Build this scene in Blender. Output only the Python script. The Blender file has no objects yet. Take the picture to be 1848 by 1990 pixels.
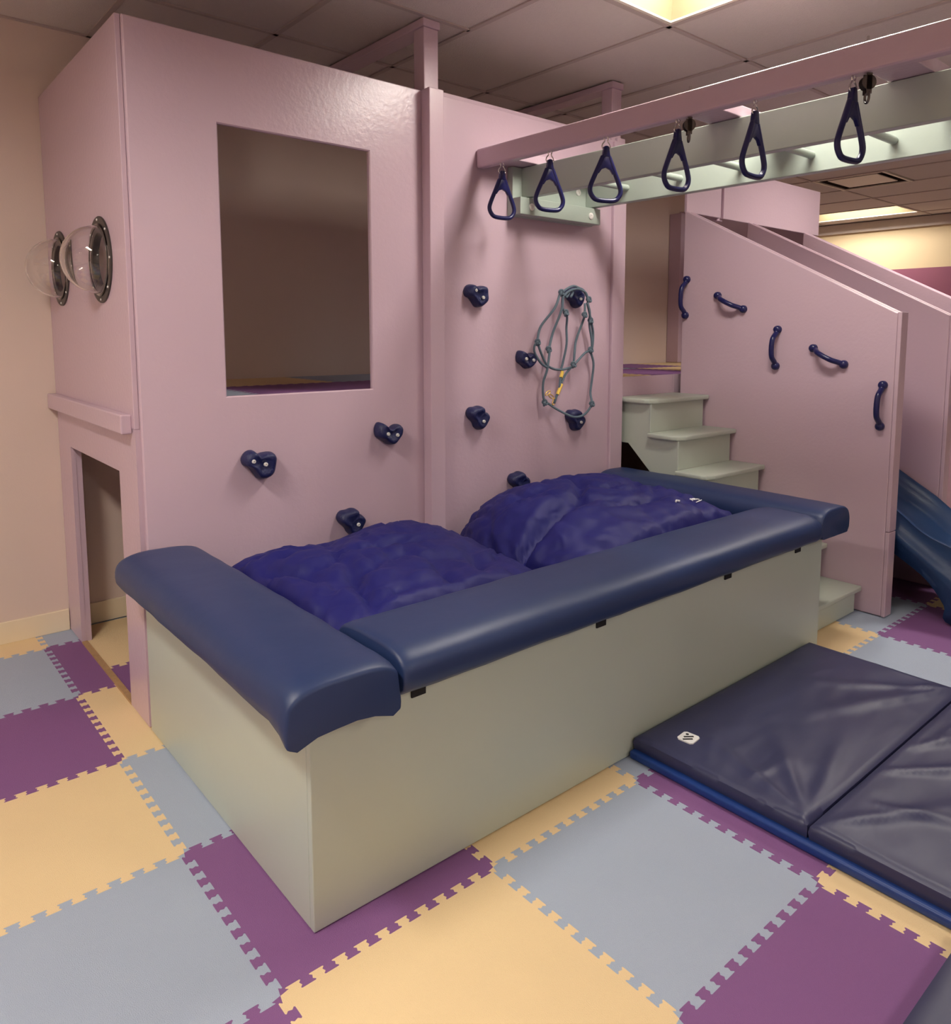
import bpy, bmesh, math, random
from mathutils import Vector, Matrix, noise
random.seed(7)
S = bpy.context.scene
COL = S.collection

# ------------------------------------------------------------------ camera
PX, PY, FPX = 990.63, 805.36, 1477.15          # principal point and focal length in pixels of 1848x1990
YAW, PIT, ROL = 0.72579, -0.10803, 0.00402
cam_d = bpy.data.cameras.new('camera')
cam = bpy.data.objects.new('camera', cam_d)
COL.objects.link(cam)
S.camera = cam
fw = Vector((math.sin(YAW) * math.cos(PIT), math.cos(YAW) * math.cos(PIT), math.sin(PIT)))
rt = fw.cross(Vector((0, 0, 1))).normalized()
up = rt.cross(fw)
r2 = rt * math.cos(ROL) + up * math.sin(ROL)
u2 = up * math.cos(ROL) - rt * math.sin(ROL)
M = Matrix((r2, u2, -fw)).transposed().to_4x4()
M.translation = Vector((-0.6345, -1.4634, 1.4464))
cam.matrix_world = M
cam_d.sensor_fit = 'AUTO'
cam_d.sensor_width = 36.0
cam_d.lens = FPX / 1990 * 36.0
cam_d.shift_x = (924 - PX) / 1990
cam_d.shift_y = (PY - 995) / 1990
cam_d.clip_start = 0.05

# ------------------------------------------------------------------ world, exposure, lamps' strength
w = bpy.data.worlds.new('world')
S.world = w
w.use_nodes = True
w.node_tree.nodes['Background'].inputs[0].default_value = (1.0, 0.86, 0.72, 1)
w.node_tree.nodes['Background'].inputs[1].default_value = 0.0
S.view_settings.view_transform = 'Standard'
S.view_settings.look = 'None'
S.view_settings.gamma = 1.0
S.view_settings.exposure = 0.0
S.view_settings.use_curve_mapping = False
LAMP_COLOR = (1.0, 0.935, 0.85)
LAMP_POWER = 45.0

# ------------------------------------------------------------------ materials
def srgb(r, g, b):
    f = lambda c: (c / 255 / 12.92) if c / 255 <= 0.04045 else ((c / 255 + 0.055) / 1.055) ** 2.4
    return (f(r), f(g), f(b), 1.0)

def mat(name, rgb, rough=0.5, bump=0.0, bscale=60.0, var=0.0, vscale=3.0, metal=0.0, spec=0.5, coat=0.0, stretch=None, sheen=0.0, ridged=False):
    m = bpy.data.materials.new(name)
    m.use_nodes = True
    nt = m.node_tree
    b = nt.nodes['Principled BSDF']
    c = srgb(*rgb)
    b.inputs['Base Color'].default_value = c
    b.inputs['Roughness'].default_value = rough
    b.inputs['Metallic'].default_value = metal
    b.inputs['Specular IOR Level'].default_value = spec
    if coat:
        b.inputs['Coat Weight'].default_value = coat
        b.inputs['Coat Roughness'].default_value = 0.25
    if sheen:
        b.inputs['Sheen Weight'].default_value = sheen
    tc = nt.nodes.new('ShaderNodeTexCoord')
    mp = nt.nodes.new('ShaderNodeMapping')
    nt.links.new(tc.outputs['Object'], mp.inputs[0])
    if stretch:
        mp.inputs['Scale'].default_value = stretch
    if var:
        n = nt.nodes.new('ShaderNodeTexNoise')
        n.inputs['Scale'].default_value = vscale
        n.inputs['Detail'].default_value = 5
        nt.links.new(mp.outputs[0], n.inputs['Vector'])
        mx = nt.nodes.new('ShaderNodeMix')
        mx.data_type = 'RGBA'
        mx.inputs['A'].default_value = tuple(max(0, x * (1 - var)) for x in c[:3]) + (1,)
        mx.inputs['B'].default_value = tuple(min(1, x * (1 + var)) for x in c[:3]) + (1,)
        nt.links.new(n.outputs['Fac'], mx.inputs['Factor'])
        nt.links.new(mx.outputs['Result'], b.inputs['Base Color'])
    if bump:
        n = nt.nodes.new('ShaderNodeTexNoise')
        n.inputs['Scale'].default_value = bscale
        n.inputs['Detail'].default_value = 4
        if ridged:
            n.noise_type = 'RIDGED_MULTIFRACTAL'
            n.inputs['Distortion'].default_value = 0.6
        nt.links.new(mp.outputs[0], n.inputs['Vector'])
        bp = nt.nodes.new('ShaderNodeBump')
        bp.inputs['Strength'].default_value = bump
        bp.inputs['Distance'].default_value = 0.01
        nt.links.new(n.outputs['Fac'], bp.inputs['Height'])
        nt.links.new(bp.outputs[0], b.inputs['Normal'])
    return m

PINK = mat('lilac_paint', (202, 177, 191), 0.27, 0.09, 60, 0.03, 2.0)
GREEN = mat('sage_paint', (188, 198, 186), 0.36, 0.04, 40, 0.03, 2.0)
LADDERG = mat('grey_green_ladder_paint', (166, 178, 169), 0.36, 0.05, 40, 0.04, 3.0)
NAVY = mat('navy_vinyl', (35, 53, 95), 0.45, 0.08, 14, 0.05, 4.0)
MATTOP = mat('navy_mat_vinyl', (50, 52, 86), 0.42, 0.25, 4.0, 0.05, 3.0, stretch=(0.5, 2.2, 1.0))
MATBLUE = mat('royal_blue_vinyl', (24, 58, 128), 0.4, 0.05, 20)
FABRIC = mat('ultramarine_nylon', (25, 26, 102), 0.56, 0.8, 11, 0.06, 6.0, ridged=True, spec=0.35)
HOLD = mat('navy_resin', (27, 33, 80), 0.42, 0.25, 160)
BLUEPLASTIC = mat('blue_plastic', (27, 29, 84), 0.28, 0.0)
SLIDEBLUE = mat('slide_blue_plastic', (38, 66, 108), 0.32, 0.08, 90)
CHROME = mat('chrome', (225, 222, 218), 0.14, metal=1.0)
ZINC = mat('bright_zinc', (238, 236, 232), 0.35, metal=0.25)
STEEL = mat('dull_steel', (120, 116, 112), 0.42, metal=1.0)
DARKMETAL = mat('dark_metal', (50, 46, 46), 0.4, metal=0.7)
GUNMETAL = mat('gunmetal', (104, 98, 94), 0.42, metal=0.8)
BRASS = mat('brass', (226, 190, 110), 0.3, metal=0.6)
BLACK = mat('black_velcro', (20, 20, 26), 0.9, 0.3, 300)
BRONZE = mat('bronze_flange_paint', (54, 48, 47), 0.4)
ROPE = mat('blue_grey_cord', (104, 122, 136), 0.8, 0.6, 500)
YELLOW = mat('yellow_sleeve', (232, 196, 84), 0.45)
WALLP = mat('cream_wall_paint', (222, 202, 190), 0.7, 0.05, 120, 0.02, 1.5)
FARWALL = mat('far_cream_wall_paint', (228, 206, 168), 0.7, 0.05, 120)
BAND = mat('plum_wall_paint', (150, 88, 112), 0.6, 0.05, 120)
BASEB = mat('cream_baseboard', (238, 222, 192), 0.5)
CEIL = mat('ceiling_tile_fibre', (216, 206, 200), 0.95, 0.35, 240, 0.04, 60)
GRID = mat('ceiling_grid_paint', (190, 176, 170), 0.6)
WHITE = mat('white_enamel', (245, 238, 222), 0.5)
REFL = mat('cream_reflector_enamel', (190, 176, 140), 0.5)
FRAME = mat('light_frame_enamel', (240, 232, 215), 0.45)
PLY = mat('raw_plywood_edge', (176, 140, 100), 0.7, 0.3, 60, 0.2, 30)
PRINT = mat('white_print', (240, 240, 240), 0.6)
BLACKPRINT = mat('black_print', (20, 20, 24), 0.5)
SLAB = mat('underfloor', (120, 110, 105), 0.9, 0.2, 80)
DARKIN = mat('dark_duct', (60, 48, 42), 0.8)
FOAM = {
    'yellow': mat('yellow_foam', (240, 212, 164), 0.72, 0.35, 420, 0.03, 4),
    'blue': mat('pale_blue_foam', (170, 182, 202), 0.72, 0.35, 420, 0.03, 4),
    'purple': mat('purple_foam', (134, 88, 142), 0.70, 0.35, 420, 0.03, 4),
}
# clear acrylic
ACRYL = bpy.data.materials.new('clear_acrylic')
ACRYL.use_nodes = True
_b = ACRYL.node_tree.nodes['Principled BSDF']
_b.inputs['Base Color'].default_value = (1, 1, 1, 1)
_b.inputs['Roughness'].default_value = 0.02
_b.inputs['Transmission Weight'].default_value = 1.0
_b.inputs['IOR'].default_value = 1.49
# lamp diffuser
LENS = bpy.data.materials.new('lamp_diffuser')
LENS.use_nodes = True
_b = LENS.node_tree.nodes['Principled BSDF']
_b.inputs['Base Color'].default_value = (0.9, 0.88, 0.8, 1)
_b.inputs['Emission Color'].default_value = LAMP_COLOR + (1,)
_b.inputs['Emission Strength'].default_value = LAMP_POWER

# ------------------------------------------------------------------ object helpers
def empty(name, loc, label, cat, group=None):
    o = bpy.data.objects.new(name, None)
    o.empty_display_size = 0.1
    COL.objects.link(o)
    o.location = loc
    o['label'] = label
    o['category'] = cat
    if group:
        o['group'] = group
    return o

def rootloc(o):
    v = Vector((0, 0, 0))
    while o:
        v += Vector(o.location)
        o = o.parent
    return v

def link(name, bm, m, parent=None, smooth=False, origin=None, label=None):
    """bm is in world coordinates; becomes ONE mesh object, child of parent when given."""
    if not bm.faces:
        raise ValueError(name)
    if parent is not None:
        base = rootloc(parent)
    elif origin is not None:
        base = Vector(origin)
    else:
        xs = [v.co.x for v in bm.verts]; ys = [v.co.y for v in bm.verts]; zs = [v.co.z for v in bm.verts]
        base = Vector(((min(xs) + max(xs)) / 2, (min(ys) + max(ys)) / 2, min(zs)))
    for v in bm.verts:
        v.co -= base
    bmesh.ops.recalc_face_normals(bm, faces=bm.faces[:])
    me = bpy.data.meshes.new(name)
    bm.to_mesh(me)
    bm.free()
    for mm in (m if isinstance(m, (list, tuple)) else [m]):
        me.materials.append(mm)
    if smooth:
        if smooth is True:
            me.shade_smooth()
        else:
            me.shade_smooth()
            me.set_sharp_from_angle(angle=math.radians(smooth))
    o = bpy.data.objects.new(name, me)
    COL.objects.link(o)
    if parent is not None:
        o.parent = parent
    else:
        o.location = base
    if label:
        o['label'] = label
    return o

def tag(o, label, cat, group=None):
    o['label'] = label
    o['category'] = cat
    if group:
        o['group'] = group
    return o

def struct(o, label=None):
    o['kind'] = 'structure'
    if label:
        o['label'] = label
    return o

def copy_tree(o, loc=None, label=None, parent=None):
    c = o.copy()
    COL.objects.link(c)
    if parent is not None:
        c.parent = parent
    if loc is not None:
        c.location = loc
    if label:
        c['label'] = label
    for ch in [x for x in o.children]:
        copy_tree(ch, parent=c)
    return c

# ------------------------------------------------------------------ shape helpers (add to a bmesh)
def NB():
    return bmesh.new()

def box(bm, x0, x1, y0, y1, z0, z1, bev=0.0, seg=1):
    t = bmesh.new()
    vs = [t.verts.new((x, y, z)) for x in (x0, x1) for y in (y0, y1) for z in (z0, z1)]
    for f in ((0, 1, 3, 2), (4, 6, 7, 5), (0, 4, 5, 1), (2, 3, 7, 6), (0, 2, 6, 4), (1, 5, 7, 3)):
        t.faces.new([vs[i] for i in f])
    bmesh.ops.recalc_face_normals(t, faces=t.faces[:])
    if bev:
        bmesh.ops.bevel(t, geom=t.edges[:], offset=bev, segments=seg, profile=0.5, affect='EDGES', clamp_overlap=True)
    merge(bm, t)

def merge(bm, t):
    me = bpy.data.meshes.new('tmp')
    t.to_mesh(me)
    t.free()
    bm.from_mesh(me)
    bpy.data.meshes.remove(me)

def BX(x0, x1, y0, y1, z0, z1, bev=0.0, seg=1):
    bm = NB()
    box(bm, x0, x1, y0, y1, z0, z1, bev, seg)
    return bm

def prism(bm, pts, axis, a0, a1, bev=0.0):
    """pts are 2-D points in the other two axes (in x,y,z order); extruded along axis from a0 to a1."""
    def mk(p, a):
        if axis == 'x': return (a, p[0], p[1])
        if axis == 'y': return (p[0], a, p[1])
        return (p[0], p[1], a)
    t = bmesh.new()
    A = [t.verts.new(mk(p, a0)) for p in pts]
    B = [t.verts.new(mk(p, a1)) for p in pts]
    t.faces.new(A)
    t.faces.new(B[::-1])
    n = len(pts)
    for i in range(n):
        t.faces.new((A[i], A[(i + 1) % n], B[(i + 1) % n], B[i]))
    bmesh.ops.recalc_face_normals(t, faces=t.faces[:])
    if bev:
        bmesh.ops.bevel(t, geom=t.edges[:], offset=bev, segments=2, profile=0.5, affect='EDGES', clamp_overlap=True)
    merge(bm, t)

def smooth_path(pts, n=6, closed=False):
    P = [Vector(p) for p in pts]
    out = []
    N = len(P)
    rng = range(N if closed else N - 1)
    for i in rng:
        p0 = P[(i - 1) % N] if (closed or i > 0) else P[i] * 2 - P[i + 1]
        p1 = P[i]
        p2 = P[(i + 1) % N]
        p3 = P[(i + 2) % N] if (closed or i + 2 < N) else P[i + 1] * 2 - P[i]
        for k in range(n):
            t = k / n
            out.append(0.5 * ((2 * p1) + (p2 - p0) * t + (2 * p0 - 5 * p1 + 4 * p2 - p3) * t * t + (3 * p1 - p0 - 3 * p2 + p3) * t ** 3))
    if not closed:
        out.append(P[-1])
    return out

def tube(bm, path, r, k=8, closed=False, caps=True):
    P = [Vector(p) for p in path]
    n = len(P)
    R = r if isinstance(r, (list, tuple)) else [r] * n
    rings = []
    nrm = None
    for i in range(n):
        if closed:
            t = (P[(i + 1) % n] - P[(i - 1) % n])
        else:
            t = P[min(i + 1, n - 1)] - P[max(i - 1, 0)]
        t.normalize()
        if nrm is None:
            a = Vector((0, 0, 1)) if abs(t.z) < 0.9 else Vector((1, 0, 0))
            nrm = (a - t * a.dot(t)).normalized()
        else:
            nrm = (nrm - t * nrm.dot(t))
            nrm.normalize()
        bi = t.cross(nrm)
        rings.append([bm.verts.new(P[i] + (nrm * math.cos(2 * math.pi * j / k) + bi * math.sin(2 * math.pi * j / k)) * R[i]) for j in range(k)])
    for i in range(n if closed else n - 1):
        a, b = rings[i], rings[(i + 1) % n]
        off = 0
        if closed and i == n - 1:
            off = min(range(k), key=lambda s: (a[0].co - b[s].co).length)
        for j in range(k):
            bm.faces.new((a[j], a[(j + 1) % k], b[(j + 1 + off) % k], b[(j + off) % k]))
    if not closed and caps:
        bm.faces.new(rings[0][::-1])
        bm.faces.new(rings[-1])

def lathe(bm, prof, origin, axis, k=24):
    """prof: (radius, height along axis) list; closed at zero radii."""
    ax = Vector(axis).normalized()
    a = Vector((0, 0, 1)) if abs(ax.z) < 0.9 else Vector((1, 0, 0))
    u = (a - ax * a.dot(ax)).normalized()
    v = ax.cross(u)
    o = Vector(origin)
    rings = []
    for r, h in prof:
        if r < 1e-6:
            rings.append([bm.verts.new(o + ax * h)])
        else:
            rings.append([bm.verts.new(o + ax * h + (u * math.cos(2 * math.pi * j / k) + v * math.sin(2 * math.pi * j / k)) * r) for j in range(k)])
    for A, B in zip(rings, rings[1:]):
        for j in range(k):
            j2 = (j + 1) % k
            if len(A) == 1 and len(B) == 1: continue
            if len(A) == 1: bm.faces.new((A[0], B[j2], B[j]))
            elif len(B) == 1: bm.faces.new((A[j], A[j2], B[0]))
            else: bm.faces.new((A[j], A[j2], B[j2], B[j]))

def bolt_bm(c, axis, r=0.011, h=0.006):
    bm = NB()
    lathe(bm, [(r, 0), (r, h * 0.6), (r * 0.75, h), (r * 0.4, h), (r * 0.33, h * 0.3), (0, h * 0.3)], c, axis, 14)
    return bm

# ================================================================== SETTING
XL, XR, YF, YB, YB2, XJ = -4.90, 8.95, -4.90, 2.625, 4.0, 5.05
CZ = 2.81
PITCH = 0.635
T = 0.61
struct(link('wall_left', BX(XL - 0.1, XL, YF, YB, -0.012, 3.05), WALLP))
struct(link('wall_front', BX(XL - 0.1, XR + 0.1, YF - 0.1, YF, -0.012, 3.05), WALLP))
struct(link('wall_back', BX(XL - 0.1, XJ, YB, YB + 0.12, -0.012, 3.05), WALLP))
struct(link('wall_back_far', BX(XJ - 0.12, XR + 0.1, YB2, YB2 + 0.1, -0.012, 3.05), WALLP))
struct(link('wall_jog', BX(XJ - 0.12, XJ, YB + 0.12, YB2, -0.012, 3.05), WALLP))
wr = struct(link('wall_right', BX(XR, XR + 0.1, YF, YB2, -0.012, 3.05), FARWALL))
link('painted_band', BX(XR - 0.006, XR, YF, YB2, 1.25, 2.21), BAND, wr, label='plum purple painted band')
struct(link('shadow_band_1', BX(XR - 0.05, XR, YF, YB2, CZ - 0.125, CZ - 0.012), GRID))  # solid darker strip standing in for the shadow band below the ceiling
# baseboards (cream, with a small rounded top)
struct(link('baseboard_back', BX(XL, 0.134, YB - 0.012, YB, 0.0, 0.104, 0.003, 2), BASEB))
struct(link('baseboard_back_inner', BX(0.17, 4.9, YB - 0.012, YB, 0.004, 0.108, 0.003, 2), BASEB))
struct(link('baseboard_left', BX(XL, XL + 0.012, YF, YB - 0.012, 0, 0.104, 0.003, 2), BASEB))
struct(link('baseboard_right', BX(XR - 0.012, XR, YF, YB2, 0, 0.104, 0.003, 2), BASEB))

# ---------------- floor with interlocking foam tiles
floor = struct(link('floor', BX(XL - 0.1, XR + 0.1, YF - 0.1, YB2 + 0.1, -0.11, -0.012), SLAB))

def edge_path(n=10, amp=0.0125, flare=0.0065):
    """puzzle edge from 0 to T: list of (s, offset), endpoints excluded at the far end."""
    mg = 0.0195
    P = (T - 2 * mg) / n
    pts = [(0.0, 0.0)]
    for i in range(n):
        s0 = mg + i * P
        a = P * 0.25
        # one tab up, one tab down; dovetail flanks with softened corners
        c = s0 + a
        for sg, cc in ((1, s0 + P * 0.25), (-1, s0 + P * 0.75)):
            hw = P * 0.25
            pts += [(cc - hw + flare * 0.25, sg * amp * 0.35), (cc - hw - flare * 0.62, sg * amp * 0.80), (cc - hw - flare * 0.30, sg * amp),
                    (cc + hw + flare * 0.30, sg * amp), (cc + hw + flare * 0.62, sg * amp * 0.80), (cc + hw - flare * 0.25, sg * amp * 0.35)]
    return pts

EP = edge_path()
def tile_outline():
    o = []
    o += [(s, d) for s, d in EP]                                   # bottom, +x
    o += [(T + d, s) for s, d in EP]                               # right, +y
    o += [(s, T + d) for s, d in EP[:0:-1]] if False else []
    top = [(s, T + d) for s, d in EP] + [(T, T)]
    left = [(d, s) for s, d in EP] + [(0, T)]
    o += top[:0:-1]
    o += left[:0:-1]
    return o
OUT = tile_outline()

def clip_poly(P, axis, val, keep_less):
    out = []
    ins = (lambda p: p[axis] <= val) if keep_less else (lambda p: p[axis] >= val)
    for a, b in zip(P, P[1:] + P[:1]):
        if ins(a): out.append(a)
        if ins(a) != ins(b):
            t_ = (val - a[axis]) / (b[axis] - a[axis])
            out.append((a[0] + (b[0] - a[0]) * t_, a[1] + (b[1] - a[1]) * t_))
    return out

def tile_bm(x0, y0, th=0.012, z=0.0, cuts=()):
    P = [(x0 + p[0], y0 + p[1]) for p in OUT]
    for c in cuts:
        P = clip_poly(P, *c)
    bm = NB()
    if len(P) < 3: return bm
    Q = []
    for p in P:
        if not Q or (p[0] - Q[-1][0]) ** 2 + (p[1] - Q[-1][1]) ** 2 > 1e-9: Q.append(p)
    if (Q[0][0] - Q[-1][0]) ** 2 + (Q[0][1] - Q[-1][1]) ** 2 < 1e-9: Q.pop()
    if len(Q) < 3: return bm
    A = [bm.verts.new((p[0], p[1], z)) for p in Q]
    B = [bm.verts.new((p[0], p[1], z - th)) for p in Q]
    n = len(A)
    bm.faces.new(A)
    for i in range(n):
        bm.faces.new((A[i], B[i], B[(i + 1) % n], A[(i + 1) % n]))
    return bm

NAMES = ('blue', 'yellow', 'purple')
tile_mesh = {}
def shared_tile(color):
    if color not in tile_mesh:
        bm = tile_bm(0, 0)
        bmesh.ops.recalc_face_normals(bm, faces=bm.faces[:])
        bmesh.ops.triangulate(bm, faces=[f for f in bm.faces if len(f.verts) > 4])
        me = bpy.data.meshes.new('foam_tile')
        bm.to_mesh(me)
        bm.free()
        me.materials.append(FOAM[color])
        tile_mesh[color] = me
    return tile_mesh[color]

fl = rootloc(floor)
def floor_tile(i, j, color, parent, xmin=None, xmax=None, ymin=None, ymax=None, ox=0.0, oy=0.0, z=0.0):
    x0, y0 = ox + i * T, oy + j * T
    e = 0.02
    cuts = []
    if xmin is not None and x0 - e < xmin: cuts.append((0, xmin, False))
    if xmax is not None and x0 + T + e > xmax: cuts.append((0, xmax, True))
    if ymin is not None and y0 - e < ymin: cuts.append((1, ymin, False))
    if ymax is not None and y0 + T + e > ymax: cuts.append((1, ymax, True))
    if not cuts:
        o = bpy.data.objects.new('foam_tile', shared_tile(color))
        COL.objects.link(o)
        o.parent = parent
        o.location = Vector((x0, y0, z)) - rootloc(parent)
        return
    bm = tile_bm(x0, y0, z=z, cuts=cuts)
    if not bm.faces:
        bm.free()
        return
    bmesh.ops.recalc_face_normals(bm, faces=bm.faces[:])
    bmesh.ops.triangulate(bm, faces=[f for f in bm.faces if len(f.verts) > 4])
    link('foam_tile', bm, FOAM[color], parent)

for i in range(-6, 15):
    for j in range(-5, 7):
        if i < 8 and j > 4: continue
        floor_tile(i, j, NAMES[(j + 2 - i) % 3], floor, xmin=XL, xmax=XR - 0.001, ymax=(YB + 0.020 if i < 8 else YB2 + 0.005), z=(0.0, 0.0005, 0.0009)[(j + 2 - i) % 3])

# ---------------- ceiling: grid of tees, lay-in tiles, openings for lamps and a vent
ceiling = struct(link('ceiling', BX(XL - 0.1, XR + 0.1, YF - 0.1, YB2 + 0.1, 3.0, 3.08), GRID))
GX, GY = 2.26, 0.735                       # one grid node
xs = [GX + k * PITCH for k in range(-12, 12) if XL - 0.6 < GX + k * PITCH < XR + 0.6]
LIGHTS = {}                                # (x0, y0) of 2 x 4 cells taken by lamps
def lamp_cell(k, y0): LIGHTS[(k, round(y0, 3))] = 1
ys4 = [GY + (2 * k) * PITCH for k in range(-5, 4)]
lamp_cells = [(-1, -2), (-6, -2), (-10, -2), (3, -2), (9, 2), (-1, -8), (-6, -8)]     # (column index from GX, y index from GY)
vent_cell = (6, 1)
tile_m = {}
def ceiling_tile(x0, y0, L):
    key = L
    xa, xb = max(x0, XL), min(x0 + PITCH, XR)
    ya, yb = max(y0, YF), min(y0 + L, YB2)
    if xb - xa < 0.03 or yb - ya < 0.03: return
    if xb <= XJ - 0.1 and ya >= YB: return
    if xb <= XJ and yb > YB: yb = YB
    link('ceiling_tile', BX(xa + 0.009, xb - 0.009, ya + 0.009, yb - 0.009, CZ + 0.0, CZ + 0.016), CEIL, ceiling)
bars = NB()
def tee(x0, x1, y0, y1):
    box(bars, x0, x1, y0, y1, CZ - 0.007, CZ - 0.0005)
for k in range(-12, 11):
    x0 = GX + k * PITCH
    if x0 + PITCH < XL or x0 > XR: continue
    big = k >= -1
    n0, n1 = -10, 6
    q = n0
    while q < n1:
        y0 = GY + q * PITCH
        step = 1
        if (k, q) in lamp_cells:
            q += 2
            tee(max(x0, XL), min(x0 + PITCH, XR), y0 - 0.012, y0 + 0.012)
            continue
        if (k, q) == vent_cell:
            q += 1
            continue
        long_ok = big and q % 2 == 0 and (k, q + 1) != vent_cell and (k, q + 1) not in lamp_cells
        step = 2 if long_ok else 1
        ceiling_tile(x0, y0, PITCH * step)
        if not (XR <= x0 or x0 + PITCH <= XL) and YF < y0 < YB2 and not (x0 < XJ and y0 > YB):
            tee(max(x0, XL), min(x0 + PITCH, XR), y0 - 0.012, y0 + 0.012)
        q += step
    if XL < x0 < XR:
        tee(x0 - 0.012, x0 + 0.012, YF, YB if x0 < XJ else YB2)
tee(XL, XJ, YB - 0.022, YB)
tee(XR - 0.022, XR, YF, YB2)
link('ceiling_grid', bars, GRID, ceiling)

# ---------------- recessed fluorescent lights (2 x 4 cells)
def ceiling_light(k, q, label, power=1.0):
    x0, y0 = GX + k * PITCH + 0.013, GY + q * PITCH + 0.013
    x1, y1 = x0 + PITCH - 0.026, y0 + 2 * PITCH - 0.026
    t = empty('ceiling_light', ((x0 + x1) / 2, (y0 + y1) / 2, CZ), label, 'light', 'recessed fluorescent ceiling lights')
    # frame ring
    bm = NB()
    f = 0.018
    for a in ((x0, x1, y0, y0 + f), (x0, x1, y1 - f, y1), (x0, x0 + f, y0 + f, y1 - f), (x1 - f, x1, y0 + f, y1 - f)):
        box(bm, a[0], a[1], a[2], a[3], CZ - 0.004, CZ + 0.02)
    link('frame', bm, FRAME, t)
    # hipped reflector rising to a recess
    bm = NB()
    ix, iy, h = 0.165, 0.15, 0.115
    O = [(x0 + f, y0 + f), (x1 - f, y0 + f), (x1 - f, y1 - f), (x0 + f, y1 - f)]
    I = [(x0 + ix, y0 + iy), (x1 - ix, y0 + iy), (x1 - ix, y1 - iy), (x0 + ix, y1 - iy)]
    n = 6
    rows = []
    for s in range(n + 1):
        u = s / n
        zz = CZ + 0.004 + h * math.sin(u * math.pi / 2)
        rows.append([bm.verts.new((O[c][0] * (1 - u) + I[c][0] * u, O[c][1] * (1 - u) + I[c][1] * u, zz)) for c in range(4)])
    for A, B in zip(rows, rows[1:]):
        for c in range(4):
            bm.faces.new((A[c], A[(c + 1) % 4], B[(c + 1) % 4], B[c]))
    bm.faces.new(rows[-1])
    link('reflector', bm, REFL, t, smooth=30)
    # bowed diffuser basket
    bm = NB()
    cx = (x0 + x1) / 2
    hw = (x1 - x0) / 2 - ix
    prof = [(cx + hw * math.cos(a), CZ + 0.116 - 0.028 * math.sin(a)) for a in [math.pi * s / 10 for s in range(11)]]
    prism(bm, prof, 'y', y0 + iy, y1 - iy)
    m_ = LENS
    if power != 1.0:
        m_ = LENS.copy()
        m_.node_tree.nodes['Principled BSDF'].inputs['Emission Strength'].default_value = LAMP_POWER * power
    link('diffuser', bm, m_, t, smooth=40)
    return t

ceiling_light(-1, -2, 'recessed fluorescent ceiling light straight above the trapeze bars, its corner at the photo top edge')
ceiling_light(9, 2, 'distant lit ceiling light near the far cream wall, beyond the slide panels', 0.75)
ceiling_light(-6, -2, 'recessed ceiling light to the left of the padded pit, outside the photo', 1.45)
ceiling_light(-10, -2, 'recessed ceiling light farthest to the left, outside the photo', 1.3)
ceiling_light(-6, -8, 'recessed ceiling light behind the viewer on the left, outside the photo')
ceiling_light(3, -2, 'recessed ceiling light above the slide partitions, outside the photo')
ceiling_light(-1, -8, 'recessed ceiling light behind the viewer on the right, outside the photo')

# ---------------- air vent
vx, vy = GX + vent_cell[0] * PITCH, GY + vent_cell[1] * PITCH
t = empty('ceiling_vent', (vx + PITCH / 2, vy + PITCH / 2, CZ), 'square ceiling air vent with a dark slot around its centre panel', 'vent')
bm = NB()
f = 0.03
for a in ((vx, vx + PITCH, vy, vy + f), (vx, vx + PITCH, vy + PITCH - f, vy + PITCH), (vx, vx + f, vy + f, vy + PITCH - f), (vx + PITCH - f, vx + PITCH, vy + f, vy + PITCH - f)):
    box(bm, a[0] + 0.004, a[1] - 0.004, a[2] + 0.004, a[3] - 0.004, CZ - 0.010, CZ + 0.012)
link('frame', bm, FRAME, t)
bm = NB()
box(bm, vx + f, vx + PITCH - f, vy + f, vy + PITCH - f, CZ + 0.09, CZ + 0.10)
for a in ((vx + f, vx + PITCH - f, vy + f, vy + f + .004), (vx + f, vx + PITCH - f, vy + PITCH - f - .004, vy + PITCH - f), (vx + f, vx + f + .004, vy + f, vy + PITCH - f), (vx + PITCH - f - .004, vx + PITCH - f, vy + f, vy + PITCH - f)):
    box(bm, a[0], a[1], a[2], a[3], CZ + 0.0, CZ + 0.095)
link('duct', bm, DARKIN, t, label='dark duct above the vent plate')
link('vent_plate', BX(vx + 0.10, vx + PITCH - 0.10, vy + 0.10, vy + PITCH - 0.10, CZ - 0.004, CZ + 0.004, 0.002), WHITE, t)

# ================================================================== PLAY LOFT
LX, LY, LT = 0.134, 1.362, 2.488          # left side plane, front plane, top
loft = empty('play_loft', (2.5, 1.97, 0.0), 'tall lilac painted plywood play loft with a window, climbing wall and crawl door', 'playhouse')

# front panel with a window opening (4 boxes welded in one mesh, window edge eased)
def panel_hole(x0, x1, y0, y1, z0, z1, hx0, hx1, hz0, hz1, bev=0.003):
    bm = NB()
    t = bmesh.new()
    def ring(y, q):
        return [t.verts.new((x, y, z)) for x, z in q]
    outer = [(x0, z0), (x1, z0), (x1, z1), (x0, z1)]
    inner = [(hx0, hz0), (hx1, hz0), (hx1, hz1), (hx0, hz1)]
    e = bev
    outer_e = [(x0 + e, z0 + e), (x1 - e, z0 + e), (x1 - e, z1 - e), (x0 + e, z1 - e)]
    inner_e = [(hx0 - e, hz0 - e), (hx1 + e, hz0 - e), (hx1 + e, hz1 + e), (hx0 - e, hz1 + e)]
    R = [ring(y0, inner_e), ring(y0, outer_e), ring(y0 + e, outer), ring(y1, outer), ring(y1, inner), ring(y0 + e, inner)]
    for a in range(6):
        A, B = R[a], R[(a + 1) % 6]
        for c in range(4):
            t.faces.new((A[c], A[(c + 1) % 4], B[(c + 1) % 4], B[c]))
    merge(bm, t)
    return bm
link('front_panel', panel_hole(LX + 0.018, 1.39, LY, LY + 0.019, 0.002, LT, 0.457, 1.086, 1.202, 2.191, 0.0045), PINK, loft)
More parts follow.
